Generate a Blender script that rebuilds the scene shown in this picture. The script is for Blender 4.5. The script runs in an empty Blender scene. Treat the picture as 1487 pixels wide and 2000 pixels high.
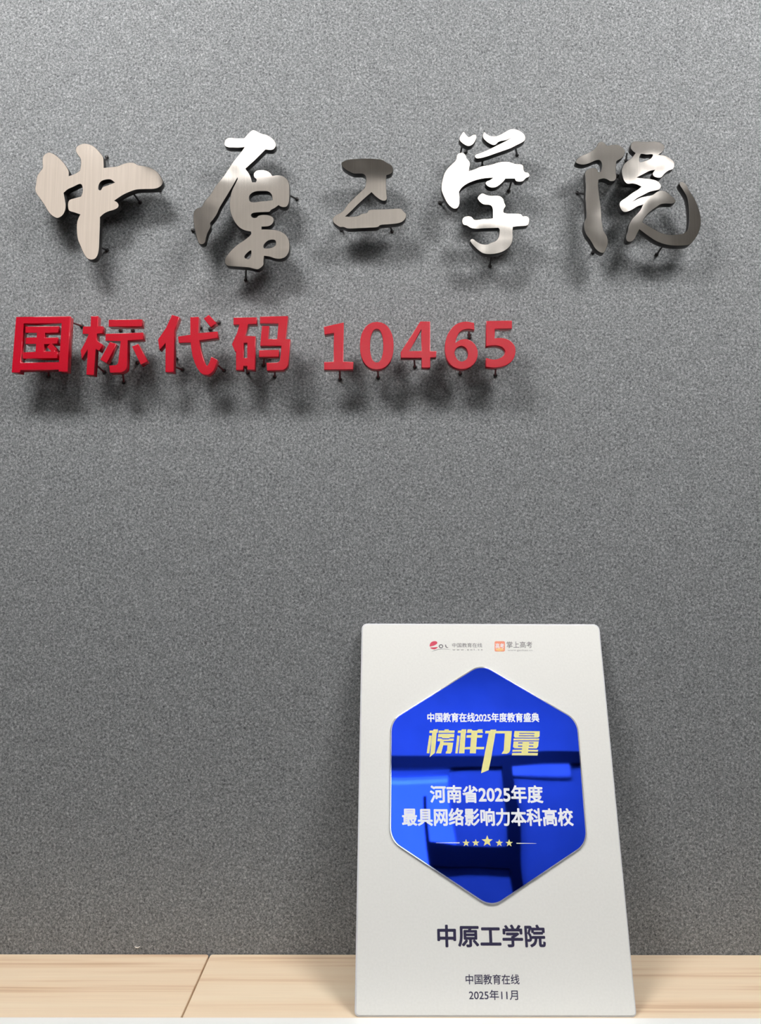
import bpy, bmesh, math, random
from mathutils import Vector, Matrix
from mathutils.geometry import tessellate_polygon

random.seed(7)
SC = bpy.context.scene
COL = SC.collection

# ------------------------------------------------------------------ camera
F_PX, CX, CY = 1500.0, 743.5, 1000.0
WALL_Y = 0.80            # felt wall surface
SHELF_Z = 1.05           # top of the wooden boards
PITCH = math.atan(118.0 / F_PX)
CAM_Z = SHELF_Z + 0.38037
cam = bpy.data.cameras.new('camera')
cam.sensor_fit = 'HORIZONTAL'
cam.sensor_width = 36.0
cam.lens = F_PX / 1487.0 * 36.0
cam.clip_start = 0.02
cam.dof.use_dof = True
cam.dof.focus_distance = 0.80
cam.dof.aperture_fstop = 14.0
camo = bpy.data.objects.new('camera', cam)
COL.objects.link(camo)
CAM_M = Matrix.Translation((0, 0, CAM_Z)) @ Matrix.Rotation(math.pi / 2 + PITCH, 4, 'X') @ Matrix.Rotation(0.0012, 4, 'Z')
camo.matrix_world = CAM_M
SC.camera = camo
CAM_R = CAM_M.to_3x3()
CAM_P = Vector((0, 0, CAM_Z))

# ------------------------------------------------------------------ world and exposure
SC.view_settings.view_transform = 'Standard'
SC.view_settings.look = 'None'
SC.view_settings.gamma = 1.0
SC.view_settings.use_curve_mapping = False
SC.view_settings.exposure = 0.0
world = bpy.data.worlds.new('daylight')
SC.world = world
world.use_nodes = True
world.node_tree.nodes['Background'].inputs[0].default_value = (0.86, 0.93, 1.0, 1)
world.node_tree.nodes['Background'].inputs[1].default_value = 3.4

WASH_L = 50.0           # pendant lamps by the felt wall
BACK_FILL_L = 28.0            # added fill that brightens the wall behind the camera
PANEL_L = 3.6            # ceiling panels further back
BOX_L = 1.05             # warm glow of the added overhead boxes, shared with the wall light

# ------------------------------------------------------------------ materials
def mat(name, color=(0.8, 0.8, 0.8), rough=0.5, metal=0.0, spec=0.5, emit=None, estr=0.0):
    m = bpy.data.materials.new(name)
    m.use_nodes = True
    b = m.node_tree.nodes['Principled BSDF']
    b.inputs['Base Color'].default_value = (*color, 1)
    b.inputs['Roughness'].default_value = rough
    b.inputs['Metallic'].default_value = metal
    b.inputs['Specular IOR Level'].default_value = spec
    if emit:
        b.inputs['Emission Color'].default_value = (*emit, 1)
        b.inputs['Emission Strength'].default_value = estr
    return m

def nodes(m):
    nt = m.node_tree
    return nt, nt.nodes['Principled BSDF'], (lambda t: nt.nodes.new(t)), (lambda a, b: nt.links.new(a, b))

def ramp(n, stops):
    e = n.color_ramp.elements
    while len(e) > 1:
        e.remove(e[0])
    e[0].position = stops[0][0]; e[0].color = (*stops[0][1], 1)
    for p, c in stops[1:]:
        k = e.new(p); k.color = (*c, 1)

def noise_mat(name, stops, scale, stretch=(1, 1, 1), detail=2, rough=0.6, bump=0.0, bdist=0.001, spec=0.4, metal=0.0):
    m = mat(name, rough=rough, spec=spec, metal=metal)
    nt, b, N, L = nodes(m)
    tc = N('ShaderNodeTexCoord'); mp = N('ShaderNodeMapping'); mp.inputs['Scale'].default_value = stretch
    L(tc.outputs['Object'], mp.inputs['Vector'])
    nz = N('ShaderNodeTexNoise'); nz.inputs['Scale'].default_value = scale; nz.inputs['Detail'].default_value = detail
    L(mp.outputs['Vector'], nz.inputs['Vector'])
    r = N('ShaderNodeValToRGB'); ramp(r, stops)
    L(nz.outputs['Fac'], r.inputs['Fac']); L(r.outputs['Color'], b.inputs['Base Color'])
    if bump:
        bp = N('ShaderNodeBump'); bp.inputs['Strength'].default_value = bump; bp.inputs['Distance'].default_value = bdist
        L(nz.outputs['Fac'], bp.inputs['Height']); L(bp.outputs['Normal'], b.inputs['Normal'])
    return m

# grey acoustic felt: two sizes of fibre grain
def felt():
    m = mat('grey_felt', rough=1.0, spec=0.08)
    nt, b, N, L = nodes(m)
    tc = N('ShaderNodeTexCoord')
    a = N('ShaderNodeTexNoise'); a.inputs['Scale'].default_value = 430; a.inputs['Detail'].default_value = 5; a.inputs['Roughness'].default_value = 0.85; a.inputs['Distortion'].default_value = 0.6
    L(tc.outputs['Object'], a.inputs['Vector'])
    r = N('ShaderNodeValToRGB'); ramp(r, [(0.34, (0.05, 0.054, 0.058)), (0.5, (0.180, 0.187, 0.192)), (0.66, (0.41, 0.417, 0.423))])
    L(a.outputs['Fac'], r.inputs['Fac'])
    c = N('ShaderNodeTexNoise'); c.inputs['Scale'].default_value = 60; c.inputs['Detail'].default_value = 2
    L(tc.outputs['Object'], c.inputs['Vector'])
    r2 = N('ShaderNodeValToRGB'); ramp(r2, [(0.3, (0.93, 0.93, 0.93)), (0.7, (1.05, 1.05, 1.05))])
    L(c.outputs['Fac'], r2.inputs['Fac'])
    mx = N('ShaderNodeMix'); mx.data_type = 'RGBA'; mx.blend_type = 'MULTIPLY'; mx.inputs[0].default_value = 1.0
    L(r.outputs['Color'], mx.inputs[6]); L(r2.outputs['Color'], mx.inputs[7])
    L(mx.outputs[2], b.inputs['Base Color'])
    bp = N('ShaderNodeBump'); bp.inputs['Strength'].default_value = 0.25; bp.inputs['Distance'].default_value = 0.0006
    L(a.outputs['Fac'], bp.inputs['Height']); L(bp.outputs['Normal'], b.inputs['Normal'])
    return m

def brushed_steel():
    m = mat('brushed_steel', (0.60, 0.565, 0.53), rough=0.085, metal=1.0)
    nt, b, N, L = nodes(m)
    tc = N('ShaderNodeTexCoord'); mp = N('ShaderNodeMapping'); mp.inputs['Scale'].default_value = (900, 900, 18)
    L(tc.outputs['Object'], mp.inputs['Vector'])
    nz = N('ShaderNodeTexNoise'); nz.inputs['Scale'].default_value = 1.0; nz.inputs['Detail'].default_value = 2
    L(mp.outputs['Vector'], nz.inputs['Vector'])
    r = N('ShaderNodeValToRGB'); ramp(r, [(0.3, (0.585, 0.55, 0.515)), (0.7, (0.63, 0.595, 0.56))])
    L(nz.outputs['Fac'], r.inputs['Fac']); L(r.outputs['Color'], b.inputs['Base Color'])
    # slow unevenness of the polished sheet
    n2 = N('ShaderNodeTexNoise'); n2.inputs['Scale'].default_value = 22.0; n2.inputs['Detail'].default_value = 1
    L(tc.outputs['Object'], n2.inputs['Vector'])
    bp = N('ShaderNodeBump'); bp.inputs['Strength'].default_value = 0.16; bp.inputs['Distance'].default_value = 0.004
    L(n2.outputs['Fac'], bp.inputs['Height']); L(bp.outputs['Normal'], b.inputs['Normal'])
    return m

def red_acrylic():
    m = mat('red_acrylic', (0.62, 0.002, 0.010), rough=0.14, spec=0.75)
    nt, b, N, L = nodes(m)
    tc = N('ShaderNodeTexCoord')
    nz = N('ShaderNodeTexNoise'); nz.inputs['Scale'].default_value = 900; nz.inputs['Detail'].default_value = 1
    L(tc.outputs['Object'], nz.inputs['Vector'])
    r = N('ShaderNodeValToRGB'); ramp(r, [(0.3, (0.40, 0.0008, 0.012)), (0.7, (0.45, 0.0012, 0.017))])
    L(nz.outputs['Fac'], r.inputs['Fac']); L(r.outputs['Color'], b.inputs['Base Color'])
    return m

def pine(name, seed, warm=1.0):
    m = mat(name, rough=0.42, spec=0.35)
    nt, b, N, L = nodes(m)
    tc = N('ShaderNodeTexCoord')
    mp = N('ShaderNodeMapping'); mp.inputs['Location'].default_value = (seed, seed * 0.37, 0); mp.inputs['Scale'].default_value = (1.5, 58, 58)
    L(tc.outputs['Object'], mp.inputs['Vector'])
    nz = N('ShaderNodeTexNoise'); nz.inputs['Scale'].default_value = 1.0; nz.inputs['Detail'].default_value = 3; nz.inputs['Roughness'].default_value = 0.6; nz.inputs['Distortion'].default_value = 0.35
    L(mp.outputs['Vector'], nz.inputs['Vector'])
    r = N('ShaderNodeValToRGB')
    ramp(r, [(0.28, (0.60, 0.385, 0.235)), (0.40, (0.80, 0.58, 0.39)), (0.47, (0.90, 0.71, 0.51)), (0.72, (0.94, 0.78, 0.58))])
    L(nz.outputs['Fac'], r.inputs['Fac'])
    # fine fibres
    mp2 = N('ShaderNodeMapping'); mp2.inputs['Scale'].default_value = (14, 700, 700)
    L(tc.outputs['Object'], mp2.inputs['Vector'])
    n2 = N('ShaderNodeTexNoise'); n2.inputs['Scale'].default_value = 1.0; n2.inputs['Detail'].default_value = 1
    L(mp2.outputs['Vector'], n2.inputs['Vector'])
    r2 = N('ShaderNodeValToRGB'); ramp(r2, [(0.3, (0.95, 0.94, 0.93)), (0.7, (1.0, 1.0, 1.0))])
    L(n2.outputs['Fac'], r2.inputs['Fac'])
    mx = N('ShaderNodeMix'); mx.data_type = 'RGBA'; mx.blend_type = 'MULTIPLY'; mx.inputs[0].default_value = 1.0
    L(r.outputs['Color'], mx.inputs[6]); L(r2.outputs['Color'], mx.inputs[7])
    L(mx.outputs[2], b.inputs['Base Color'])
    return m

M = {}
M['felt'] = felt()
M['steel'] = brushed_steel()
M['side'] = noise_mat('side_dark_reflection', [(0.3, (0.010, 0.009, 0.009)), (0.7, (0.022, 0.020, 0.019))], 80, rough=0.35)  # bare steel sides; the dark reflection they show is put into the colour
M['red'] = red_acrylic()
M['black'] = noise_mat('black_fixing', [(0.3, (0.010, 0.009, 0.010)), (0.7, (0.02, 0.018, 0.018))], 300, rough=0.4)
M['redpin'] = noise_mat('dark_red_pin', [(0.3, (0.10, 0.006, 0.010)), (0.7, (0.16, 0.008, 0.014))], 300, rough=0.4)
M['pine_a'] = pine('pine_board_light', 3.1)
M['pine_b'] = pine('pine_board_warm', 11.7)
M['white_lam'] = noise_mat('white_laminate', [(0.3, (0.91, 0.91, 0.89)), (0.7, (0.93, 0.93, 0.91))], 25, rough=0.4)
M['panel'] = noise_mat('satin_white_panel', [(0.3, (0.755, 0.75, 0.72)), (0.7, (0.785, 0.78, 0.75))], 500, rough=0.33, spec=0.45, bump=0.04, bdist=0.0003)
M['acrylic'] = noise_mat('pale_acrylic_edge', [(0.3, (0.62, 0.62, 0.65)), (0.7, (0.70, 0.70, 0.73))], 60, rough=0.12, spec=0.7)
M['blue'] = noise_mat('blue_mirror', [(0.3, (0.018, 0.064, 0.80)), (0.7, (0.021, 0.070, 0.83))], 30, rough=0.02, metal=1.0)
M['blue_edge'] = noise_mat('clear_bevel_edge', [(0.3, (0.55, 0.55, 0.62)), (0.7, (0.62, 0.62, 0.70))], 60, rough=0.08, metal=1.0)
M['ink_white'] = noise_mat('white_print', [(0.3, (0.83, 0.85, 0.90)), (0.7, (0.86, 0.88, 0.92))], 200, rough=0.5)
M['ink_gold'] = noise_mat('pale_gold_print', [(0.3, (0.79, 0.74, 0.29)), (0.7, (0.83, 0.78, 0.33))], 200, rough=0.5)
M['ink_cream'] = noise_mat('cream_print', [(0.3, (0.80, 0.78, 0.62)), (0.7, (0.84, 0.82, 0.66))], 200, rough=0.5)
M['ink_navy'] = noise_mat('navy_print', [(0.3, (0.022, 0.018, 0.055)), (0.7, (0.030, 0.024, 0.068))], 200, rough=0.5)
M['ink_grey'] = noise_mat('grey_print', [(0.3, (0.14, 0.13, 0.14)), (0.7, (0.18, 0.17, 0.18))], 200, rough=0.5)
M['ink_pale'] = noise_mat('pale_grey_print', [(0.3, (0.34, 0.33, 0.33)), (0.7, (0.40, 0.39, 0.39))], 200, rough=0.5)
M['ink_rose'] = noise_mat('rose_print', [(0.3, (0.62, 0.06, 0.11)), (0.7, (0.68, 0.08, 0.13))], 200, rough=0.5)
M['ink_orange'] = noise_mat('orange_print', [(0.3, (0.82, 0.27, 0.17)), (0.7, (0.86, 0.31, 0.20))], 200, rough=0.5)
M['ink_amber'] = noise_mat('amber_print', [(0.3, (0.86, 0.50, 0.20)), (0.7, (0.88, 0.55, 0.25))], 200, rough=0.5)
M['plaster'] = noise_mat('white_plaster', [(0.3, (0.66, 0.66, 0.65)), (0.7, (0.72, 0.72, 0.71))], 8, rough=0.9)
M['side_wall'] = noise_mat('grey_wall_cloth', [(0.3, (0.24, 0.24, 0.245)), (0.7, (0.29, 0.29, 0.295))], 60, rough=0.95)
M['ceiling'] = noise_mat('grey_ceiling_tile', [(0.3, (0.50, 0.475, 0.45)), (0.7, (0.56, 0.535, 0.51))], 20, rough=0.95)
M['floor'] = noise_mat('grey_floor', [(0.3, (0.10, 0.095, 0.09)), (0.7, (0.14, 0.135, 0.13))], 6, rough=0.5)
M['dark_frame'] = noise_mat('dark_window_frame', [(0.3, (0.014, 0.014, 0.016)), (0.7, (0.022, 0.022, 0.025))], 30, rough=0.45)
M['lint'] = noise_mat('pale_lint', [(0.3, (0.70, 0.66, 0.62)), (0.7, (0.80, 0.76, 0.72))], 900, rough=0.9)
def glass():
    m = bpy.data.materials.new('window_glass'); m.use_nodes = True
    nt = m.node_tree; nt.nodes.clear()
    o = nt.nodes.new('ShaderNodeOutputMaterial'); t = nt.nodes.new('ShaderNodeBsdfTransparent'); g = nt.nodes.new('ShaderNodeBsdfGlossy')
    g.inputs['Roughness'].default_value = 0.02; t.inputs[0].default_value = (0.93, 0.95, 0.95, 1)
    x = nt.nodes.new('ShaderNodeMixShader'); x.inputs[0].default_value = 0.05
    nt.links.new(t.outputs[0], x.inputs[1]); nt.links.new(g.outputs[0], x.inputs[2]); nt.links.new(x.outputs[0], o.inputs[0])
    return m
M['glass'] = glass()
M['lamp_wash'] = mat('lit_diffuser_wash', (0.9, 0.9, 0.9), emit=(1.0, 0.985, 0.965), estr=WASH_L)
M['fill_back'] = mat('fill_glow_back', (0.9, 0.9, 0.9), emit=(1.0, 0.99, 0.97), estr=BACK_FILL_L)
M['fill_dim'] = mat('fill_glow_dim', (0.5, 0.48, 0.45), emit=(1.0, 0.93, 0.86), estr=BOX_L * 0.40)
M['lamp_panel'] = mat('lit_diffuser_panel', (0.9, 0.9, 0.9), emit=(1.0, 0.99, 0.97), estr=PANEL_L)
M['lamp_fill_warm'] = mat('lit_warm_diffuser', (0.5, 0.48, 0.45), emit=(1.0, 0.90, 0.81), estr=BOX_L)

# ------------------------------------------------------------------ helpers
def ray(x, y):
    return CAM_R @ Vector(((x - CX) / F_PX, -(y - CY) / F_PX, -1.0))

def at_wall(x, y, Y):
    """point of the plane at depth Y that the photograph shows at (x, y)"""
    d = ray(x, y)
    return CAM_P + d * (Y / d.y)

def link(name, me, m=None, parent=None):
    o = bpy.data.objects.new(name, me)
    COL.objects.link(o)
    if m is not None and me is not None:
        me.materials.clear(); me.materials.append(m)
    if parent is not None:
        o.parent = parent
    return o

def empty(name, loc):
    o = bpy.data.objects.new(name, None)
    COL.objects.link(o)
    o.location = loc
    o.empty_display_size = 0.02
    return o

def tag(o, label, cat, group=None):
    o['label'] = label; o['category'] = cat
    if group:
        o['group'] = group
    return o

def bm_box(bm, c0, c1):
    x0, y0, z0 = c0; x1, y1, z1 = c1
    v = [bm.verts.new(p) for p in ((x0, y0, z0), (x1, y0, z0), (x1, y1, z0), (x0, y1, z0), (x0, y0, z1), (x1, y0, z1), (x1, y1, z1), (x0, y1, z1))]
    for f in ((3, 2, 1, 0), (4, 5, 6, 7), (0, 1, 5, 4), (1, 2, 6, 5), (2, 3, 7, 6), (3, 0, 4, 7)):
        bm.faces.new([v[i] for i in f])

def box(name, c0, c1, m, parent=None, bevel=0.0, kind=None):
    bm = bmesh.new(); bm_box(bm, c0, c1)
    if bevel:
        bmesh.ops.bevel(bm, geom=bm.edges[:], offset=bevel, segments=3, profile=0.5, affect='EDGES')
    me = bpy.data.meshes.new(name); bm.to_mesh(me); bm.free()
    o = link(name, me, m, parent)
    if kind:
        o['kind'] = kind
    return o

def boxes(name, lst, m, parent=None, kind=None):
    bm = bmesh.new()
    for a, b in lst:
        bm_box(bm, a, b)
    me = bpy.data.meshes.new(name); bm.to_mesh(me); bm.free()
    o = link(name, me, m, parent)
    if kind:
        o['kind'] = kind
    return o

def smooth(pts, n=4):
    """closed outline: points are (x, y) or (x, y, 1) where 1 marks a sharp corner"""
    k = len(pts); out = []
    P = [Vector((p[0], p[1])) for p in pts]
    C = [len(p) > 2 for p in pts]
    for i in range(k):
        p1, p2 = P[i], P[(i + 1) % k]
        p0 = p1 if C[i] else P[(i - 1) % k]
        p3 = p2 if C[(i + 1) % k] else P[(i + 2) % k]
        # centripetal tangents keep tight turns from overshooting
        def kn(a, b): return max((b - a).length, 1e-6) ** 0.5
        t0 = 0; t1 = t0 + kn(p0, p1); t2 = t1 + kn(p1, p2); t3 = t2 + kn(p2, p3)
        for j in range(n):
            t = t1 + (t2 - t1) * j / n
            if C[i]:
                A1 = p1
            else:
                A1 = (t1 - t) / (t1 - t0) * p0 + (t - t0) / (t1 - t0) * p1
            A2 = (t2 - t) / (t2 - t1) * p1 + (t - t1) / (t2 - t1) * p2
            A3 = p2 if C[(i + 1) % k] else (t3 - t) / (t3 - t2) * p2 + (t - t2) / (t3 - t2) * p3
            B1 = A2 if C[i] else (t2 - t) / (t2 - t0) * A1 + (t - t0) / (t2 - t0) * A2
            B2 = A2 if C[(i + 1) % k] else (t3 - t) / (t3 - t1) * A2 + (t - t1) / (t3 - t1) * A3
            out.append((t2 - t) / (t2 - t1) * B1 + (t - t1) / (t2 - t1) * B2)
    return out

def curve_mesh(loops, thick, bevel):
    """filled flat outline (even-odd holes) as a bevelled slab mesh, local z = -thick..0"""
    cu = bpy.data.curves.new('outline', 'CURVE')
    cu.dimensions = '2D'; cu.fill_mode = 'BOTH'
    for lp in loops:
        s = cu.splines.new('POLY'); s.points.add(len(lp) - 1)
        for q, p in zip(s.points, lp):
            q.co = (p[0], p[1], 0, 1)
        s.use_cyclic_u = True
    cu.extrude = max(thick / 2 - bevel, 1e-5)
    cu.bevel_depth = bevel; cu.bevel_resolution = 1; cu.offset = -bevel
    o = bpy.data.objects.new('outline', cu); COL.objects.link(o)
    dg = bpy.context.evaluated_depsgraph_get()
    me = bpy.data.meshes.new_from_object(o.evaluated_get(dg))
    bpy.data.objects.remove(o); bpy.data.curves.remove(cu)
    bm = bmesh.new(); bm.from_mesh(me); bmesh.ops.remove_doubles(bm, verts=bm.verts[:], dist=1e-6)
    bm.normal_update()
    for v in bm.verts:
        v.co.z -= thick / 2
    bm.to_mesh(me); bm.free()
    return me

def split_faces(me, keep_front):
    bm = bmesh.new(); bm.from_mesh(me); bm.normal_update()
    front = [f for f in bm.faces if f.normal.z > 0.98 and f.calc_center_median().z > -2e-4]
    fs = set(front)
    kill = [f for f in bm.faces if (f in fs) != keep_front]
    bmesh.ops.delete(bm, geom=kill, context='FACES')
    r = bpy.data.meshes.new('m'); bm.to_mesh(r); bm.free()
    return r

# local frame of a sign piece: x right, y up, z towards the viewer
SIGN_R = Matrix(((1, 0, 0, 0), (0, 0, -1, 0), (0, 1, 0, 0), (0, 0, 0, 1)))

def tf(me, mtx):
    me.transform(mtx); me.update(); return me

def pin_mesh(a, b, r):
    bm = bmesh.new()
    d = b - a; L = d.length
    bmesh.ops.create_cone(bm, cap_ends=True, segments=12, radius1=r, radius2=r, depth=L)
    q = d.to_track_quat('Z', 'Y').to_matrix().to_4x4()
    bmesh.ops.transform(bm, matrix=Matrix.Translation((a + b) / 2) @ q, verts=bm.verts[:])
    me = bpy.data.meshes.new('pin'); bm.to_mesh(me); bm.free()
    return me

def foot_mesh(c, r):
    """small round collar pressed on the felt"""
    bm = bmesh.new()
    bmesh.ops.create_uvsphere(bm, u_segments=14, v_segments=8, radius=r)
    for v in bm.verts:
        v.co.y *= 0.55
        v.co += c
    me = bpy.data.meshes.new('foot'); bm.to_mesh(me); bm.free()
    for p in me.polygons: p.use_smooth = True
    return me

# ------------------------------------------------------------------ the room
RX0, RX1, RY0, RZ1 = -2.2, 2.4, -2.4, 3.0
box('floor', (RX0 - .1, RY0 - .1, -0.1), (RX1 + .1, WALL_Y + .1, 0), M['floor'], kind='structure')
box('ceiling', (RX0 - .1, RY0 - .1, RZ1), (RX1 + .1, WALL_Y + .1, RZ1 + .1), M['ceiling'], kind='structure')
box('wall_back', (RX0 - .1, WALL_Y, 0), (RX1 + .1, WALL_Y + .1, RZ1), M['felt'], kind='structure')
box('wall_left', (RX0 - .1, RY0, 0), (RX0, WALL_Y, RZ1), M['side_wall'], kind='structure')
box('wall_right', (RX1, RY0, 0), (RX1 + .1, WALL_Y, RZ1), M['side_wall'], kind='structure')
# wall behind the camera, with a window opening beside a door
WX0, WX1, WZ0, WZ1 = -0.35, 0.36, 2.02, 2.39
LX1 = 0.235
boxes('wall_front', [((RX0 - .1, RY0 - .1, 0), (WX0, RY0, RZ1)),
                     ((WX1, RY0 - .1, 0), (RX1 + .1, RY0, RZ1)),
                     ((WX0, RY0 - .1, WZ1), (WX1, RY0, RZ1)),
                     ((WX0, RY0 - .1, 0), (LX1, RY0, 1.70)),
                     ((LX1, RY0 - .1, 0), (WX1, RY0, WZ0))], M['plaster'], kind='structure')
wf = boxes('window_1', [((RX0, RY0, 2.39), (RX1, RY0 + .035, 2.45)),
                        ((0.62, RY0, 0.0), (0.68, RY0 + .035, 2.39)),
                        ((LX1, RY0, 1.91), (0.62, RY0 + .035, 2.01)),
                        ((LX1 - .008, RY0, 1.68), (LX1 + .008, RY0 + .03, 2.23)),
                        ((WX0 - .03, RY0, 1.68), (WX0 + .02, RY0 + .035, 2.39)),
                        ((WX0, RY0, 1.68), (LX1, RY0 + .035, 1.72))], M['dark_frame'], kind='structure')
gp = boxes('window_pane', [((WX0, RY0 - .06, 1.70), (LX1, RY0 - .055, WZ1)), ((LX1, RY0 - .06, WZ0), (WX1, RY0 - .055, WZ1))], M['glass'], parent=wf)

# lamps and added fill lights overhead
def lamp(x0, x1, y0, y1, m, label, group=None, drop=0.0, tilt=0.0):
    cx, cy = (x0 + x1) / 2, (y0 + y1) / 2
    e = tag(empty('hanging_lamp' if drop else 'ceiling_light', (cx, cy, RZ1 - drop)), label, 'lamp', group)
    hx, hy = (x1 - x0) / 2, (y1 - y0) / 2; t = 0.02
    R = Matrix.Rotation(math.radians(tilt), 4, 'X')
    def put(o):
        o.data.transform(R)
    put(boxes('lamp_frame', [((-hx - t, -hy - t, -.03), (hx + t, -hy, 0)), ((-hx - t, hy, -.03), (hx + t, hy + t, 0)),
                             ((-hx - t, -hy, -.03), (-hx, hy, 0)), ((hx, -hy, -.03), (hx + t, hy, 0))], M['white_lam'], e))
    put(box('diffuser', (-hx, -hy, -.022), (hx, hy, -.002), m, e))
    if drop:
        put(box('lamp_housing', (-hx - t, -hy - t, 0), (hx + t, hy + t, .03), M['white_lam'], e))
        for sx in (-hx * .8, hx * .8):
            box('hanger_rod', (sx - .004, -.004, .01), (sx + .004, .004, drop), M['black'], e)
    return e
lamp(-0.72, -0.26, 0.03, 0.22, M['lamp_wash'], 'bright hanging lamp near the felt wall, left of the camera', drop=0.55, tilt=45)
lamp(0.40, 0.86, 0.03, 0.22, M['lamp_wash'], 'bright hanging lamp near the felt wall, right of the camera', drop=0.55, tilt=45)
lamp(-0.40, 1.10, -1.65, -1.55, M['fill_back'], 'added long fill light, unseen, brightening the wall with the dark window frame', drop=0.31, tilt=-50)  # added fill, hung where no reflection shows it
lamp(-0.64, -0.36, -1.27, -0.98, M['lamp_panel'], 'small square ceiling panel light mirrored at the top of the second steel character')
lamp(0.22, 0.72, -1.82, -1.00, M['lamp_panel'], 'ceiling panel light mirrored in the fourth steel character')
lamp(0.96, 1.14, -1.68, -1.21, M['lamp_panel'], 'ceiling panel light mirrored in the middle of the last steel character')
lamp(-0.74, 0.16, -2.25, -1.33, M['fill_dim'], 'added dim glow panel overhead that lightens the second and third steel characters')  # added glow, there to lighten what the steel reflects
lamp(-1.75, -0.86, -2.25, -0.95, M['lamp_fill_warm'], 'added warm glow panel overhead that tints the leftmost steel character')  # added warm glow, there for the beige reflection in the steel
wl = tag(empty('wall_light', (0.81, RY0, 2.365)), 'slim bright wall light mirrored at the right of the blue hexagon', 'wall light')
box('housing', (-.135, 0.0, -.03), (.135, .02, .03), M['white_lam'], wl)
box('diffuser', (-.13, .02, -.025), (.13, .024, .025), M['lamp_fill_warm'], wl)

# ------------------------------------------------------------------ counter and boards
FR = 0.6888              # front of the wooden boards
counter = tag(empty('counter', (0, FR, 0)), 'plain white counter along the bottom edge in front of the pine boards', 'counter')
box('counter_body', (RX0 + .02, 0.004, 0.0), (RX1 - .02, WALL_Y - FR - .001, SHELF_Z - .0185), M['white_lam'], counter)
box('front_top', (RX0 + .02, -0.045, SHELF_Z - .03), (RX1 - .02, -0.0004, SHELF_Z + 0.0013), M['white_lam'], counter, bevel=0.0012)

def board(name, x0, x1, m, label):
    bm = bmesh.new(); bm_box(bm, (x0, FR + .0005, SHELF_Z - .018), (x1, WALL_Y - .0006, SHELF_Z))
    up = [ed for ed in bm.edges if abs(ed.verts[0].co.z - ed.verts[1].co.z) > .01]
    bmesh.ops.bevel(bm, geom=up, offset=0.0028, segments=4, profile=0.5, affect='EDGES')
    me = bpy.data.meshes.new(name); bm.to_mesh(me); bm.free()
    e = tag(link(name, me, m), label, 'shelf board', 'pine boards on the counter')
    bv = e.modifiers.new('edge', 'BEVEL'); bv.width = 0.0009; bv.segments = 3
    return e
J = at_wall(410, 1862.5, WALL_Y).x
board('shelf_board', RX0 + .03, J - .0007, M['pine_a'], 'pale pine board left of the dark joint line')
board('shelf_board', J + .0007, RX1 - .03, M['pine_b'], 'pine board right of the joint, carrying the white award plaque')

# ------------------------------------------------------------------ sign characters
def outline(pts, org, sc, Y, root, n=4):
    """traced outline -> local (x, z) of the sign plane at depth Y, relative to root"""
    res = []
    for p in (smooth(pts, n) if n > 1 else [Vector(q[:2]) for q in pts]):
        w = at_wall(org[0] + p.x * sc, org[1] + p.y * sc, Y)
        res.append((w.x - root.x, w.z - root.z))
    return res

ST_T, ST_GAP = 0.0078, 0.0205
RD_T, RD_GAP = 0.0092, 0.0240

def steel_character(centre, org, sc, pieces, pins, label, tilts=None):
    Yf = WALL_Y - ST_GAP - ST_T
    c = at_wall(*centre, Yf)
    root = Vector((c.x, WALL_Y, c.z))
    e = tag(empty('steel_character', root), label, 'sign character', 'steel characters on the felt wall')
    for k, loops in enumerate(pieces):
        lps = [outline(lp, org, sc, Yf, root) for lp in loops]
        me = curve_mesh(lps, ST_T, 0.00035)
        mtx = Matrix.Translation((0, Yf - WALL_Y, 0)) @ SIGN_R
        if tilts and tilts[k]:
            xs = [p[0] for p in lps[0]]; zs = [p[1] for p in lps[0]]
            cc = Vector(((min(xs) + max(xs)) / 2, (min(zs) + max(zs)) / 2, 0))
            R = Matrix.Rotation(math.radians(tilts[k][0]), 4, 'X') @ Matrix.Rotation(math.radians(tilts[k][1]), 4, 'Y')
            mtx = mtx @ Matrix.Translation(cc) @ R @ Matrix.Translation(-cc)
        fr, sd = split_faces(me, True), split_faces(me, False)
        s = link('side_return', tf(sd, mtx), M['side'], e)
        link('steel_face', tf(fr, mtx), M['steel'], e)
    for (ox, oy), (fx, fy) in pins:
        a = at_wall(ox, oy, WALL_Y - ST_GAP - 0.001) - root
        b = at_wall(fx, fy, WALL_Y - 0.0004) - root
        p = link('standoff_pin', pin_mesh(a, b, 0.0010), M['black'], e)
        link('pin_foot', foot_mesh(b + Vector((0, -0.0006, 0)), 0.0021), M['black'], p)
    return e

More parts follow.
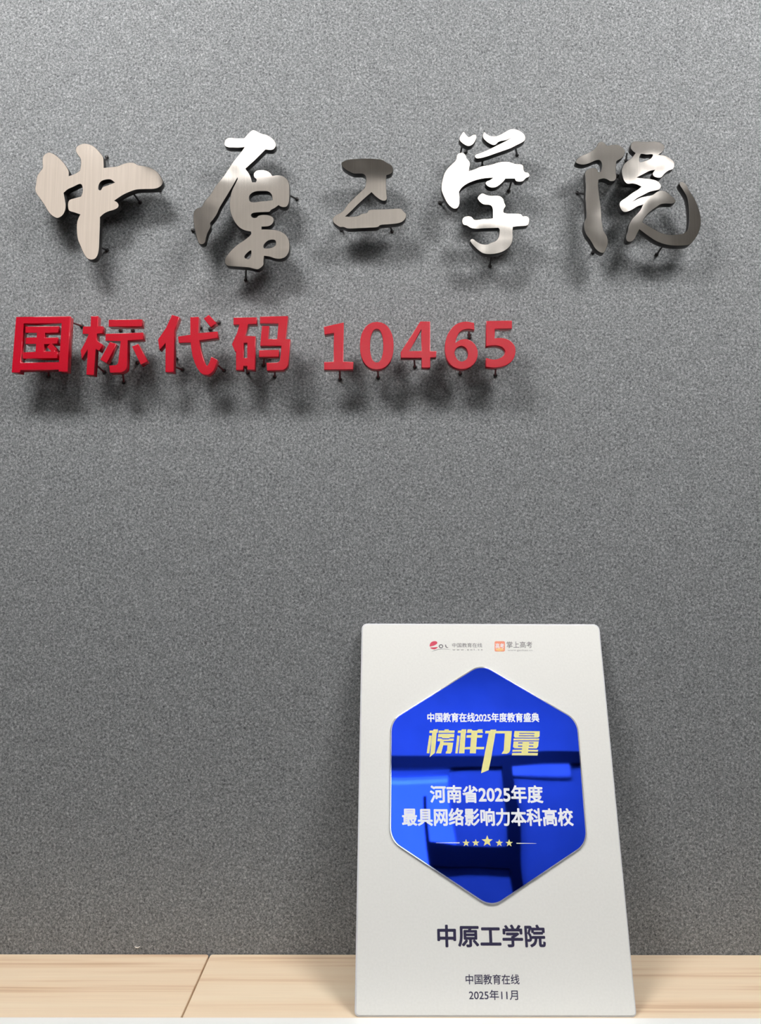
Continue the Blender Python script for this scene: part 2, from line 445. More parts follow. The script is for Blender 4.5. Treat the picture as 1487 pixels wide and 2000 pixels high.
# first character
Z1 = 320 / 1487
steel_character((194, 395), (40, 240), Z1, [[
    [(258,267),(300,280),(345,312),(390,358),(422,402),(440,440),(440,481,1),(495,460),(538,432,1),(545,395),(548,355),(542,322),(520,292),(502,258),(506,222),(532,200),(575,187),(620,192),(665,212),(705,248),(735,285),(752,312),(757,360),(758,406,1),(820,399),(880,392),(930,372),(985,359),(1030,362),(1070,382),(1130,392),(1190,410),(1240,442),(1275,487),(1294,532),(1286,562),(1255,588),(1215,600),(1130,603),(1050,608),(990,628),(930,656),(885,685),(855,706,1),(878,718),(893,745),(885,770),(850,790),(800,805),(760,825),(724,856,1),(722,950),(718,1050),(713,1150),(702,1200),(680,1232),(645,1243),(605,1230),(570,1180),(540,1110),(520,1060),(510,980),(512,905),(525,862),(540,832,1),(490,815),(440,797),(430,765),(432,720),(445,698),(490,682),(548,666,1),(562,630),(562,590),(552,560),(535,557),(480,582),(430,605),(394,636,1),(404,690),(412,750),(405,800),(380,842),(335,865),(290,845),(255,810),(220,752),(180,692),(140,635),(132,600),(140,550),(148,490),(170,450),(200,408),(198,360),(202,310),(220,285)],
    [(712,606),(711,572),(730,535),(768,518),(818,516),(853,541,1),(800,562),(745,583),(728,608)]]],
    [((196,330),(209,307)), ((190,481),(210,489)), ((305,362),(313,372)), ((262,380),(274,396))],
    'pale brushed steel calligraphy character with a sweeping right arm, leftmost of five')

# second character
steel_character((475, 390), (350, 230), Z1, [[
    [(410,242),(412,222),(425,195),(452,181),(520,185),(592,183,1),(625,145),(665,112),(690,114),(740,140),(800,157),(850,190),(878,230),(878,262),(852,290),(820,294),(785,290,1),(740,335),(690,385),(640,430),(604,463,1),(632,500),(652,540),(664,583,1),(696,583,1),(700,560),(680,540),(677,505),(700,480),(740,472),(790,478),(828,500),(847,526,1),(890,519),(935,525),(975,550),(998,590),(1003,650),(1002,730),(995,780),(975,808),(945,813),(915,805),(903,796,1),(870,820),(836,838),(822,854),(770,858),(700,862),(665,870),(654,885),(665,902),(700,905),(718,889),(760,880),(820,885),(855,905),(861,935),(846,965),(815,985),(750,991,1),(750,1011,1),(810,1012),(880,1018),(930,1034),(970,1062),(996,1105),(1004,1170),(995,1225),(965,1265),(920,1281),(870,1278),(820,1262),(773,1255,1),(768,1300),(767,1335),(745,1360),(715,1377),(680,1372),(640,1362),(560,1355),(480,1350),(435,1342),(415,1315),(418,1275),(445,1235),(480,1195),(530,1150),(590,1110),(640,1070),(653,1052,1),(650,1035,1),(600,1025),(550,1000),(510,955),(480,900),(462,840),(458,780),(467,702),(485,645),(507,603),(529,556,1),(528,548,1),(495,608),(467,655),(437,705),(402,762),(368,820),(345,872),(310,925),(284,957),(286,992),(260,1045),(245,1095),(235,1135),(205,1151),(180,1140),(165,1105),(150,1050),(135,980),(129,900),(136,850),(165,820),(200,810),(230,760),(280,700),(330,620),(370,570),(410,520),(450,460),(490,400),(530,350),(570,300),(592,268,1),(540,273),(490,272),(450,270),(420,258)],
    [(640,748),(638,715),(655,690),(690,672),(760,667),(810,672),(838,698),(846,745,1),(800,752),(740,757),(690,764),(650,760)],
    [(768,1168),(775,1148),(815,1114),(870,1113),(877,1140),(870,1160),(830,1180),(772,1181)],
    [(596,1268),(600,1250),(651,1206),(650,1250),(632,1279),(605,1275)]]],
    [((562,380),(580,389)), ((481,522),(480,547)), ((386,448),(377,450)), ((470,420),(472,436))],
    'brushed steel character with bright white top stroke and long left slash, second from left')

# third character
Z3 = 200 / 1487
steel_character((722, 380), (620, 280), Z3, [[
    [(352,278),(385,260),(430,240),(500,228),(600,222),(700,218),(800,220),(880,227),(950,240),(990,265),(1030,290),(1075,315),(1098,350),(1103,390),(1085,430),(1050,452),(1005,466,1),(1000,560),(1003,650),(1010,740),(1012,808),(985,835),(940,833),(890,806),(840,767),(788,714,1),(740,755),(660,825),(580,900),(500,980),(412,1060,1),(500,1063),(590,1050),(650,1020),(720,1006),(745,970),(790,960),(900,955),(1050,950),(1180,943),(1225,950),(1255,985),(1292,1025),(1287,1080),(1250,1130),(1190,1160),(1050,1178),(915,1192),(880,1218),(750,1228),(600,1235),(440,1239),(380,1218),(330,1218),(280,1190),(235,1150),(221,1110),(235,1070),(270,1040),(330,1010),(372,978),(410,930),(440,885),(510,815),(580,745),(640,690),(688,640),(702,590),(706,510),(692,468),(660,446),(600,443),(530,441),(470,416),(410,380),(365,340)]]],
    [((758,430),(766,452)), ((690,318),(691,331)), ((668,432),(667,449))],
    'dark grey brushed steel character shaped like a slanted zigzag, third and smallest of five')

# fourth character: four separate pieces on their own pins
Z4 = 220 / 1467
steel_character((950, 385), (840, 230), Z4, [
    [[(440,180),(470,215),(505,248),(530,240),(560,222),(602,225),(609,250),(598,290),(562,345),(510,371),(470,362),(420,330),(385,290),(383,262),(405,222)]],
    [[(707,180,1),(740,210),(790,235),(850,240),(900,225),(960,195),(1010,165),(1065,143),(1120,150),(1180,175),(1225,210),(1246,250),(1236,295),(1200,325),(1130,360),(1050,400),(950,435),(850,470),(750,505),(660,528),(610,531),(587,512),(590,485),(620,470),(700,440),(800,395),(900,345),(980,305),(1026,279,1),(985,295),(930,305),(890,321),(860,350),(830,358),(780,340),(730,305),(695,265),(689,225)]],
    [[(348,505),(362,470),(400,455),(440,460),(468,490),(480,525),(510,560),(525,600),(515,650),(512,691,1),(580,670),(660,635),(760,617),(830,600),(900,578),(970,570),(1040,575),(1115,600),(1190,605),(1218,630),(1220,670),(1240,705),(1275,712),(1299,740),(1295,765),(1250,790),(1215,825),(1170,834),(1120,825),(1104,795,1),(1040,795),(985,796,1),(960,830),(910,875),(860,905),(800,911),(750,890),(724,855),(735,830),(780,810),(818,784,1),(740,788),(660,800),(570,825),(480,865),(420,910),(383,962,1),(386,1010),(388,1070),(385,1130),(360,1175),(320,1186),(270,1160),(225,1110),(195,1055),(170,1000),(152,950),(149,880),(165,800),(190,720),(230,660),(290,600),(330,560),(345,530)]],
    [[(620,1045),(640,1010),(685,982),(730,1000),(790,1014),(860,1012),(915,1020),(955,1053),(970,1100),(988,1150),(965,1190),(963,1230),(1000,1243),(1070,1245),(1140,1247),(1190,1255),(1210,1280),(1260,1280),(1292,1305),(1296,1350),(1280,1395),(1250,1408),(1160,1415),(1085,1424,1),(1080,1480),(1082,1540),(1078,1600),(1060,1650),(1020,1700),(950,1745),(870,1770),(780,1779),(700,1770),(640,1735),(580,1680),(540,1635),(522,1600),(540,1577),(570,1580),(610,1610),(670,1640),(750,1646),(800,1625),(860,1600),(890,1560),(903,1500),(905,1455),(890,1437,1),(800,1440),(700,1443),(600,1449),(530,1435),(480,1405),(440,1395),(422,1365),(425,1315),(450,1290),(500,1280),(545,1290),(580,1325),(640,1325),(700,1315),(760,1315),(817,1306,1),(818,1250),(816,1190),(800,1150),(760,1135),(700,1130),(660,1105),(633,1075)]]],
    [((872,393),(859,396)), ((904,280),(899,303)), ((943,306),(942,326)), ((1007,286),(1010,303)), ((1000,352),(994,373)), ((962,490),(957,520)), ((915,290),(910,297))],
    'mirror-bright steel character built of four separate pieces, fourth from left',
    [None, None, None, None])

# fifth character: two pieces
Z5 = 310 / 1487
steel_character((1245, 385), (1090, 250), Z5, [
    [[(167,322),(175,295),(210,265),(270,240),(330,205),(365,170),(380,138),(410,127),(440,140),(462,163),(500,158),(560,155),(600,175),(629,210),(622,255),(590,290),(553,313),(548,350),(545,410),(549,470),(530,495),(490,499),(460,482),(425,475),(383,486,1),(380,540),(390,640),(405,750),(412,860),(430,960),(460,1010),(471,1070),(455,1130),(430,1171),(395,1166),(350,1130),(320,1080),(295,1040),(265,1000),(248,950),(245,910),(252,870),(265,840),(262,740),(258,660),(262,560),(258,480),(257,410),(285,386),(330,371),(368,385),(378,413,1),(400,408,1),(412,370),(408,325),(390,303),(350,308),(300,330),(240,345),(190,337)]],
    [[(682,168),(690,140),(720,125),(800,128),(900,125),(960,135),(996,160),(1001,190),(980,225),(948,249,1),(1000,257),(1050,280),(1085,310),(1094,350),(1080,385),(1040,400),(1000,430),(970,463),(930,466),(895,450),(888,425),(906,395,1),(860,405),(800,435),(746,463,1),(800,470),(870,478),(920,490),(955,515),(969,545),(955,575),(915,588),(860,600),(800,630),(750,655),(714,681,1),(770,653),(830,638),(885,626),(930,596),(970,585),(1010,592),(1060,630),(1098,665),(1104,690),(1080,709),(1020,710),(970,715),(920,745),(860,790),(820,835),(794,881,1),(840,910),(910,950),(970,980),(1040,998),(1110,998),(1180,985),(1217,950),(1230,880),(1231,800),(1220,700),(1205,640),(1170,580),(1138,522),(1150,503),(1180,508),(1205,530),(1230,580),(1270,640),(1300,700),(1325,770),(1341,850),(1336,930),(1310,1000),(1270,1060),(1230,1095),(1170,1104),(1080,1103),(1000,1090),(920,1060),(850,1015),(765,951,1),(740,1000),(720,1040),(690,1065),(655,1065),(640,1045),(640,1010),(655,970),(665,910),(690,860),(730,815),(770,770),(796,720,1),(750,735),(700,765),(655,785),(615,786),(590,760),(577,720),(585,690),(640,650),(700,605),(750,575),(781,550,1),(740,530),(700,522),(650,523),(620,495),(605,450),(599,400),(612,350),(650,310),(690,280),(726,236,1),(700,215),(684,192)],
     [(778,247),(830,251),(888,251),(872,283),(810,309),(768,316)]]],
    [((1144,379),(1127.5,377)), ((1198,342),(1206,344)), ((1296,479),(1283,497)), ((1160,480),(1158,494)), ((1225,300),(1223,314))],
    'brushed steel character of two pieces with a wide hooked tail, rightmost of five')

# red characters and digits: every piece solid red, pins red with black feet
def red_character(name, centre, org, sc, pieces, pins, label, cat, group, n=1, lean=None):
    Yf = WALL_Y - RD_GAP - RD_T
    c = at_wall(*centre, Yf)
    root = Vector((c.x, WALL_Y, c.z))
    e = tag(empty(name, root), label, cat, group)
    for loops in pieces:
        lps = [outline(lp, org, sc, Yf, root, n) for lp in loops]
        me = curve_mesh(lps, RD_T, 0.00035)
        k = pieces.index(loops)
        if lean and lean[k]:           # some pins are bent, so a piece leans back a little
            cc = Vector(((min(p[0] for p in lps[0]) + max(p[0] for p in lps[0])) / 2, (min(p[1] for p in lps[0]) + max(p[1] for p in lps[0])) / 2, 0))
            me.transform(Matrix.Translation(cc) @ Matrix.Rotation(math.radians(-lean[k]), 4, 'X') @ Matrix.Translation(-cc))
        link('stroke' if len(pieces) > 1 else 'digit_body' if 'digit' in name else 'character_body', tf(me, Matrix.Translation((0, Yf - WALL_Y, 0)) @ SIGN_R), M['red'], e)
    for (ox, oy), (fx, fy) in pins:
        a = at_wall(ox, oy, WALL_Y - RD_GAP - 0.001) - root
        b = at_wall(fx, fy, WALL_Y - 0.0004) - root
        p = link('standoff_pin', pin_mesh(a, b, 0.0010), M['redpin'], e)
        link('pin_foot', foot_mesh(b + Vector((0, -0.0006, 0)), 0.0023), M['black'], p)
    return e
ZR = 310 / 1487
GC, GD = 'red characters on the felt wall', 'red digits on the felt wall'
red_character('red_character', (80, 675), (0, 590), ZR, [
    [[(150,138),(657,132),(634,652),(548,650),(550,633),(190,637),(187,661),(108,659)], [(222,200),(577,198),(552,562),(193,568)]],
    [[(237,228),(550,225),(546,286),(422,288),(419,332),(540,330),(536,388),(487,390),(532,440),(508,461),(540,463),(536,525),(210,530),(213,470),(332,465),(337,392),(236,392),(240,332),(342,330),(345,288),(236,288)],
     [(413,394),(466,392),(440,420),(480,461),(411,461)]]],
    [((140,630),(160,637)), ((95,712),(95,735)), ((75,648),(84,655))],
    'red character enclosed in a square frame, first of the red row', 'sign character', GC)
red_character('red_character', (225, 675), (0, 590), ZR, [
    [[(852,132),(918,130),(914,226),(966,226),(962,292),(907,296),(905,358),(965,398),(930,458),(897,438),(880,684),(808,680),(822,440),(765,535),(756,452),(800,372),(830,300),(773,297),(778,228),(848,228)]],
    [[(1018,165),(1332,162),(1330,228),(1018,230)]],
    [[(990,297),(1340,284),(1342,350),(1197,358),(1190,600),(1184,625),(1165,646),(1135,659),(1030,662),(1022,595),(1085,590),(1100,580),(1107,562),(1130,365),(988,362)]],
    [[(1030,372),(1090,392),(1000,572),(938,540)]],
    [[(1237,415),(1295,390),(1382,555),(1320,588)]]],
    [((190,715),(204,727)), ((239,720),(242,747)), ((277,700),(269,709)), ((228,634),(236,646)), ((262,636),(260,646)), ((205,700),(216,708))],
    'red character with a tree-like left half, second of the red row', 'sign character', GC)
red_character('red_character', (370, 675), (290, 590), ZR, [
    [[(220,118),(290,140),(243,262),(238,656),(158,656),(160,382),(103,450),(89,350),(165,240)]],
    [[(392,140),(470,138),(465,290),(648,275),(652,335),(478,358),(482,400),(492,450),(508,510),(525,560),(545,597),(558,590),(572,562),(588,510),(645,540),(625,610),(610,642),(590,665),(560,683),(515,680),(485,660),(455,615),(430,560),(412,500),(400,430),(395,378),(283,382),(278,322),(392,305)]],
    [[(517,152),(565,118),(640,195),(585,235)]]],
    [((418,630),(428,630)), ((412,636),(411,643)), ((338,716),(357,722)), ((424,712),(438,724)), ((385,635),(392,640)), ((338,695),(344,701))],
    'red character with a long hooked right stroke, third of the red row', 'sign character', GC, lean=[0, 0, 1.5])
red_character('red_character', (512, 675), (290, 590), ZR, [
    [[(797,145),(1015,142),(1015,205),(935,208),(905,315),(1003,320),(998,635),(927,633),(925,598),(890,598),(888,635),(820,637),(820,460),(812,465),(782,395),(830,290),(852,210),(797,212)], [(893,382),(926,382),(926,521),(889,522)]],
    [[(1045,135),(1308,130),(1285,345),(1330,347),(1312,560),(1308,590),(1292,618),(1262,637),(1110,641),(1107,568),(1205,566),(1224,558),(1235,540),(1245,410),(1047,410),(1063,222),(1132,225),(1120,345),(1207,345),(1218,200),(1045,200)]],
    [[(1037,450),(1225,447),(1222,512),(1035,515)]]],
    [((537,718),(537,736)), ((517,695),(515,714)), ((480,718),(484,728)), ((530,690),(528,700))],
    'pinkish red character with a small square window, just left of the digit 1', 'sign character', GC)
ZD = 420 / 1487
def ell(cx, cy, rx, ry, n=28, p=2.25):
    o = []
    for i in range(n):
        t = 2 * math.pi * i / n; c, s = math.cos(t), math.sin(t)
        o.append((cx + rx * math.copysign(abs(c) ** (2 / p), c), cy + ry * math.copysign(abs(s) ** (2 / p), s)))
    return o
red_character('red_digit', (661, 676), (610, 600), ZD, [[[(80,135),(218,105),(215,375),(285,378),(283,430),(82,432),(82,378),(148,376),(150,178),(85,190)]]],
    [((664,716),(664,741)), ((656,640),(657,650))], 'glossy red digit 1 with a flat foot, first digit of the red number', 'sign digit', GD)
red_character('red_digit', (736, 676), (610, 600), ZD, [[ell(447, 266, 117, 165), ell(446, 266, 46, 116)]],
    [((738,717),(739,738)), ((737,630),(737,640))], 'glossy red digit 0 between the 1 and the 4', 'sign digit', GD)
red_character('red_digit', (818, 674), (610, 600), ZD, [[[(748,98),(817,98),(817,303),(860,303),(858,345),(818,347),(817,418),(757,418),(757,350),(613,350),(612,310)], [(755,150),(757,302),(670,303)]]],
    [((809,696),(810.5,717)), ((832,636),(832,648))], 'glossy red digit 4 with open triangle, between the 0 and the 6', 'sign digit', GD)
red_character('red_digit', (901, 674), (610, 600), ZD, [[
    [(1120,108,1),(1123,157,1),(1070,150),(1025,168),(1000,210),(990,247,1),(1030,224),(1080,223),(1125,255),(1146,310),(1135,370),(1095,412),(1035,428),(975,412),(935,365),(918,290),(930,205),(965,145),(1010,110),(1065,99)],
    [(985,312),(1000,282),(1035,268),(1065,285),(1079,322),(1068,358),(1035,376),(1002,357)]]],
    [((899,718),(899,730)), ((915,641),(917,654)), ((916,641),(917,660))], 'glossy red digit 6 with round bowl, between the 4 and the 5', 'sign digit', GD, n=3)
red_character('red_digit', (979, 672), (610, 600), ZD, [[
    [(1205,95,1),(1383,92,1),(1383,148,1),(1265,150,1),(1262,215,1),(1310,212),(1365,228),(1400,265),(1407,310),(1388,365),(1340,402),(1270,418),(1203,412,1),(1203,350,1),(1260,362),(1312,345),(1336,307),(1315,277),(1270,265),(1203,270,1),(1204,180)]]],
    [((969,714),(968,733)), ((985,630),(986,642))], 'red digit 5 darker on its lower bowl, last digit of the number', 'sign digit', GD, n=3)

# ------------------------------------------------------------------ award plaque
PT = 0.006                                             # slab thickness
BL = Vector((-0.02223, 0.6898, SHELF_Z)); 
TILT = math.radians(16.93)
UP = Vector((0, math.sin(TILT), math.cos(TILT))); NO = Vector((0, -math.cos(TILT), math.sin(TILT)))
PW, PH = 0.2417, 0.3431
BASE = Vector((BL.x + PW / 2, BL.y, SHELF_Z))          # middle of the lower front edge
LEANX = 0.0015
def uv(x, y, lift=0.0):
    """photograph point -> plaque coordinates (right, up) on the face raised by lift"""
    o = BASE + NO * lift
    d = ray(x, y); t = (o - CAM_P).dot(NO) / d.dot(NO)
    q = CAM_P + d * t - o
    return Vector((q.x, q.dot(UP)))
PM = Matrix(((1, 0, 0, BASE.x), (0, UP.y, NO.y, BASE.y), (0, UP.z, NO.z, BASE.z), (0, 0, 0, 1)))
plaque = empty('award_plaque', (0, 0, 0))
plaque.matrix_world = PM
tag(plaque, 'white award plaque with a blue mirror hexagon, leaning on the felt wall', 'award plaque')

def rounded(pts, radii, seg=8):
    out = []; k = len(pts)
    for i in range(k):
        p = Vector(pts[i]); a = Vector(pts[i - 1]) - p; b = Vector(pts[(i + 1) % k]) - p
        a.normalize(); b.normalize(); r = radii[i] if isinstance(radii, (list, tuple)) else radii
        ang = a.angle(b); tl = r / math.tan(ang / 2)
        s, e = p + a * tl, p + b * tl
        c = p + (a + b).normalized() * (r / math.sin(ang / 2))
        v0, v1 = s - c, e - c
        th = v0.angle_signed(v1)
        for j in range(seg + 1):
            q = v0.copy(); q.rotate(Matrix.Rotation(-th * j / seg, 2)); out.append(tuple(c + q))
    return out

def slab(name, loops, n_front, thick, m, bevel=0.0003, parent=plaque):
    me = curve_mesh(loops, thick, bevel)
    for v in me.vertices: v.co.z += n_front
    return link(name, me, m, parent)

# outline of the slab from its four corners in the photograph
cor = [uv(692.6, 1989), uv(1244.8, 1989), uv(1171.2, 1218.8), uv(706.6, 1217.3)]
print('plaque corners', [tuple(round(c, 4) for c in q) for q in cor])
cor[0].y = cor[1].y = 0.0004
slab('backing_plate', [rounded(cor, [.004, .004, .006, .006])], -0.0006, PT - .0006, M['acrylic'], 0.0005)
ins = 0.0013
cin = [cor[0] + Vector((ins, ins)), cor[1] + Vector((-ins * .8, ins)), cor[2] + Vector((-ins, -ins)), cor[3] + Vector((ins, -ins))]
slab('front_panel', [rounded(cin, [.003, .003, .005, .005])], 0.0, 0.0007, M['panel'], 0.0002)

# blue hexagon
def z1(x, y): return (740 + x * .28917, 1280 + y * .28917)
HL = 0.0022
hexc = [uv(*z1(*p), HL) for p in ((693, 55), (80, 437), (74, 1250), (764, 1709), (1412, 1274), (1345, 436))]
hexo = rounded(hexc, .0185, 10)
print('hex', [tuple(round(c, 4) for c in q) for q in hexc])
def inset(lp, d):
    cx = sum(p[0] for p in lp) / len(lp); cy = sum(p[1] for p in lp) / len(lp)
    return [((p[0] - cx) * (1 - d) + cx, (p[1] - cy) * (1 - d) + cy) for p in lp]
hexa = slab('hexagon_plate', [hexo], HL - .0003, HL - .0002, M['blue_edge'], 0.0004)
hexf = slab('mirror_face', [inset(hexo, .012)], HL, 0.0006, M['blue'], 0.0001, parent=hexa)
# faint waviness of the mirror sheet
nt, b, N, L = nodes(M['blue'])
tc = N('ShaderNodeTexCoord'); nz = N('ShaderNodeTexNoise'); nz.inputs['Scale'].default_value = 14; nz.inputs['Detail'].default_value = 0
L(tc.outputs['Object'], nz.inputs['Vector'])
bp = N('ShaderNodeBump'); bp.inputs['Strength'].default_value = 0.07; bp.inputs['Distance'].default_value = 0.004
L(nz.outputs['Fac'], bp.inputs['Height']); L(bp.outputs['Normal'], b.inputs['Normal'])

# printed text
def text_mesh(body, bold):
    cu = bpy.data.curves.new('text', 'FONT')
    cu.body = body; cu.size = 1.0; cu.resolution_u = 4
    cu.fill_mode = 'FRONT'
    o = bpy.data.objects.new('text', cu); COL.objects.link(o)
    bpy.context.view_layer.update()
    dg = bpy.context.evaluated_depsgraph_get()
    me = bpy.data.meshes.new_from_object(o.evaluated_get(dg))
    bpy.data.objects.remove(o); bpy.data.curves.remove(cu)
    return me

INK = 0.00012
def give_depth(me, n):
    """flat print -> thin solid print lying on the face at height n"""
    bm = bmesh.new(); bm.from_mesh(me)
    for v in bm.verts: v.co.z = n
    bmesh.ops.remove_doubles(bm, verts=bm.verts[:], dist=1e-7)
    bm.normal_update()
    r = bmesh.ops.extrude_face_region(bm, geom=bm.faces[:], use_keep_orig=True)
    for v in r['geom']:
        if isinstance(v, bmesh.types.BMVert): v.co.z = n + INK
    bmesh.ops.recalc_face_normals(bm, faces=bm.faces[:])
    bm.to_mesh(me); bm.free()
    return me

def fit_text(name, body, x0, x1, y0, y1, n, m, bold=0.0, parent=plaque):
    me = text_mesh(body, bold)
    xs = [v.co.x for v in me.vertices]; ys = [v.co.y for v in me.vertices]
    a, b2 = min(xs), max(xs); c, d = min(ys), max(ys)
    ym = (y0 + y1) / 2; xm = (x0 + x1) / 2
    u0, u1 = uv(x0, ym, n).x, uv(x1, ym, n).x
    v0, v1 = uv(xm, y1, n).y, uv(xm, y0, n).y
    for v in me.vertices:
        v.co.x = u0 + (v.co.x - a) / (b2 - a) * (u1 - u0)
        v.co.y = v0 + (v.co.y - c) / (d - c) * (v1 - v0)
    give_depth(me, n)
    if bold > 0:                      # heavier stroke: the same glyphs laid again round a small circle
        k = (v1 - v0) / (d - c); r = bold * k
        bm = bmesh.new()
        for i in range(9):
            a = 2 * math.pi * i / 8; q = me.copy()
            dx, dy = (0, 0) if i == 8 else (r * math.cos(a), r * math.sin(a))
            q.transform(Matrix.Translation((dx, dy, i * 1.5e-6))); bm.from_mesh(q); bpy.data.meshes.remove(q)
        bm.to_mesh(me); bm.free()
    return link(name, me, m, parent)

fit_text('lettering', '中国教育在线2025年度教育盛典', 835.5, 1053, 1392.5, 1410, HL, M['ink_white'], 0.029, hexa)
fit_text('lettering', '河南省2025年度', 841, 1060, 1534.5, 1567.5, HL, M['ink_white'], 0.029, hexa)
fit_text('lettering', '最具网络影响力本科高校', 786.5, 1119, 1579, 1612.5, HL, M['ink_white'], 0.029, hexa)
fit_text('lettering', '中原工学院', 855.5, 1064.5, 1807, 1849, 0.0, M["ink_navy"], 0.029)
fit_text('lettering', '中国教育在线', 910, 1014.6, 1903, 1922.5, 0.0, M['ink_navy'], 0.010)
fit_text('lettering', '2025年11月', 916.5, 1011.7, 1933.5, 1953, 0.0, M['ink_navy'], 0.010)

def print_shape(name, polys, n, m, parent):
    """flat printed shapes given as photograph outlines (list of loop lists)"""
    bm = bmesh.new()
    for loops in polys:
        pts = [[Vector((*uv(*p, n), 0)) for p in lp] for lp in loops]
        flat = [bm.verts.new(p) for lp in pts for p in lp]
        for t in tessellate_polygon(pts):
            try: bm.faces.new([flat[i] for i in t])
            except ValueError: pass
    bmesh.ops.recalc_face_normals(bm, faces=bm.faces[:])
    me = bpy.data.meshes.new(name); bm.to_mesh(me); bm.free()
    give_depth(me, n)
    return link(name, me, m, parent)

# pale gold headline on the hexagon
def z2(lp): return [(820 + x * .17485, 1370 + y * .17485) for x, y in lp]
GOLD = [
    # first glyph
    [[(112,325),(150,325),(155,312),(205,312),(203,350),(190,352),(183,440),(170,575),(112,622),(118,590),(135,400),(140,352),(108,352)]],
    [[(108,378),(134,385),(128,440),(108,580),(78,578)]],
    [[(212,325),(275,325),(280,312),(325,312),(328,325),(391,325),(388,352),(210,352)]],
    [[(207,362),(388,362),(384,402),(338,402),(328,412),(255,412),(248,400),(204,402)]],
    [[(202,412),(245,414),(256,424),(325,424),(335,415),(382,415),(380,440),(268,446),(268,456),(375,460),(360,560),(345,582),(290,582),(294,560),(306,550),(310,490),(264,490),(240,580),(182,580),(205,520),(226,470),(228,445),(196,445)]],
    # second glyph
    [[(428,325),(466,325),(470,312),(521,312),(519,325),(520,352),(514,352),(500,580),(438,580),(458,370),(460,352),(424,352)]],
    [[(420,378),(448,385),(442,440),(424,580),(398,580)]],
    [[(538,312),(580,312),(590,325),(640,325),(655,312),(706,312),(700,325),(710,352),(645,352),(643,376),(702,376),(698,405),(640,405),(633,508),(722,508),(718,535),(631,535),(628,580),(560,580),(563,535),(502,535),(506,510),(566,508),(573,405),(522,405),(525,376),(576,376),(578,352),(528,352),(532,325)]],
    # third glyph with long tail
    [[(735,328),(786,328),(793,314),(856,314),(852,330),(1031,330),(1012,545),(1000,570),(975,585),(915,585),(930,560),(940,545),(952,357),(846,357),(836,420),(798,640),(770,768),(686,802),(700,720),(772,357),(731,357)]],
    # fourth glyph
    [[(1060,330),(1342,332),(1340,390),(1322,405),(1066,405),(1052,390)], [(1112,352),(1284,354),(1283,362),(1111,360)], [(1109,378),(1281,380),(1280,389),(1108,387)]],
    [[(1050,414),(1336,414),(1333,436),(1048,436)]],
    [[(1050,446),(1330,446),(1325,500),(1308,526),(1214,526),(1213,538),(1325,540),(1321,562),(1211,560),(1210,574),(1322,576),(1318,604),(1030,602),(1033,576),(1138,574),(1139,560),(1036,562),(1038,540),(1143,538),(1144,526),(1062,524),(1043,510)],
     [(1100,458),(1150,459),(1149,470),(1099,469)], [(1098,493),(1148,494),(1147,506),(1097,505)],
     [(1222,459),(1274,460),(1273,470),(1221,469)], [(1220,494),(1271,495),(1270,506),(1219,505)]],
]
print_shape('headline', [[z2(lp) for lp in g] for g in GOLD], HL, M['ink_gold'], hexa)

# star row
def star(cx, cy, r, ri=0.42):
    return [(cx + (r if i % 2 == 0 else r * ri) * math.sin(math.pi * i / 5), cy - (r if i % 2 == 0 else r * ri) * math.cos(math.pi * i / 5)) for i in range(10)]
for cx, cy, r in ((910.6, 1646.5, 7.6), (929.6, 1646.2, 7.6), (952, 1642.8, 11.5), (975.6, 1646.5, 7.6), (994.8, 1646.8, 7.6)):
    print_shape('star', [[star(cx, cy, r)]], HL, M['ink_gold'], hexa)
print_shape('rule_line', [[[(852, 1645.9), (898, 1645.2), (898, 1647), (852, 1646.4)]]], HL, M['ink_cream'], hexa)
print_shape('rule_line', [[[(1009, 1646.2), (1048, 1647.2), (1048, 1647.7), (1009, 1648)]]], HL, M['ink_cream'], hexa)

# logos along the top
def z3(lp): return [(820 + x * .1614, 1230 + y * .1614) for x, y in lp]
ball = []
logo = empty('logo', (0, 0, 0)); logo.parent = plaque
up_cap = [(122,205),(121,185),(128,165),(145,147),(170,138),(195,138),(210,146),(214,158),(208,172),(190,184),(160,196)]
lo_cap = [(126,214),(150,214),(185,212),(222,208),(212,220),(196,232),(176,238),(152,234),(134,225)]
print_shape('red_ball', [[z3(up_cap)], [z3(lo_cap)]], 0.0, M['ink_rose'], logo)
ring_o = [z3(ell(258, 200, 27, 24, 20, 2)), z3(ell(259, 200, 15, 13, 20, 2))]
el = z3([(308,180),(319,180),(322,200),(330,210),(344,212),(344,219),(324,218),(312,208)])
print_shape('round_letters', [ring_o, [el]], 0.0, M['ink_grey'], logo)
sw = z3([(140,268),(180,246),(230,233),(290,230),(340,234),(382,244),(340,238),(290,236),(235,240),(185,253)])
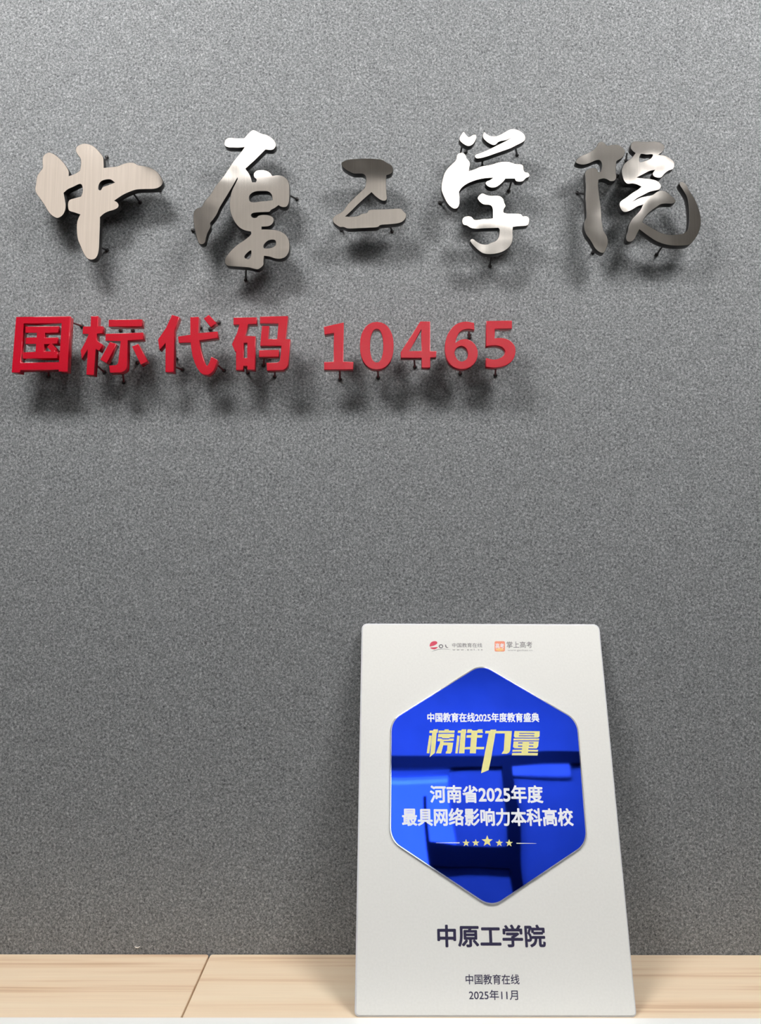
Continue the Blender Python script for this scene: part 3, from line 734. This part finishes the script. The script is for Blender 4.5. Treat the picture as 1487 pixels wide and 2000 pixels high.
print_shape('swoosh', [[sw]], 0.0, M['ink_pale'], logo)
fit_text('lettering', '中国教育在线', 883.7, 942, 1256, 1264.5, 0.0, M['ink_grey'], 0.0, logo)
fit_text('lettering', 'w w w . e o l . c n', 884, 943, 1267, 1270.5, 0.0, M['ink_grey'], 0.0, logo)
badge = empty('badge', (0, 0, 0)); badge.parent = plaque
def rr(x0, y0, x1, y1, r):
    return rounded([(x0, y0), (x1, y0), (x1, y1), (x0, y1)], r, 4)
print_shape('badge_square', [[rr(966.5, 1252.4, 986.6, 1272.4, 2.5)]], 0.0, M['ink_orange'], badge)
print_shape('badge_fold', [[[(969, 1268), (976.5, 1264.5), (984, 1268), (984, 1270), (976.5, 1272.0), (969, 1270)]]], 0.0001, M['ink_amber'], badge)
fit_text('badge_lettering', '高考', 968.2, 985, 1256.5, 1266.5, 0.0001, M['ink_white'], 0.012, badge)
fit_text('lettering', '掌上高考', 990, 1040, 1253, 1265.5, 0.0, M['ink_grey'], -0.002, badge)
fit_text('lettering', 'www.gaokao.cn', 992, 1040.5, 1268.2, 1272.6, 0.0, M['ink_pale'], 0.0, badge)

# scrap of lint on the felt just above the boards
lp = [at_wall(x, y, WALL_Y - 0.0008) for x, y in ((263, 1849), (266, 1850.5), (269, 1851), (272, 1849.5), (274, 1848.5))]
bm = bmesh.new(); rings = []
for i, p in enumerate(lp):
    r = (0.0003, 0.0005, 0.0005, 0.0005, 0.0002)[i]
    rings.append([bm.verts.new(p + Vector((0, math.cos(a) * r, math.sin(a) * r))) for a in [k * math.pi / 3 for k in range(6)]])
for A, B in zip(rings, rings[1:]):
    for k in range(6):
        bm.faces.new((A[k], A[(k + 1) % 6], B[(k + 1) % 6], B[k]))
bm.faces.new(rings[0]); bm.faces.new(rings[-1])
bmesh.ops.recalc_face_normals(bm, faces=bm.faces[:])
me = bpy.data.meshes.new('lint'); bm.to_mesh(me); bm.free()
tag(link('lint', me, M['lint']), 'tiny pale curl of lint stuck low on the felt wall above the left board', 'lint')
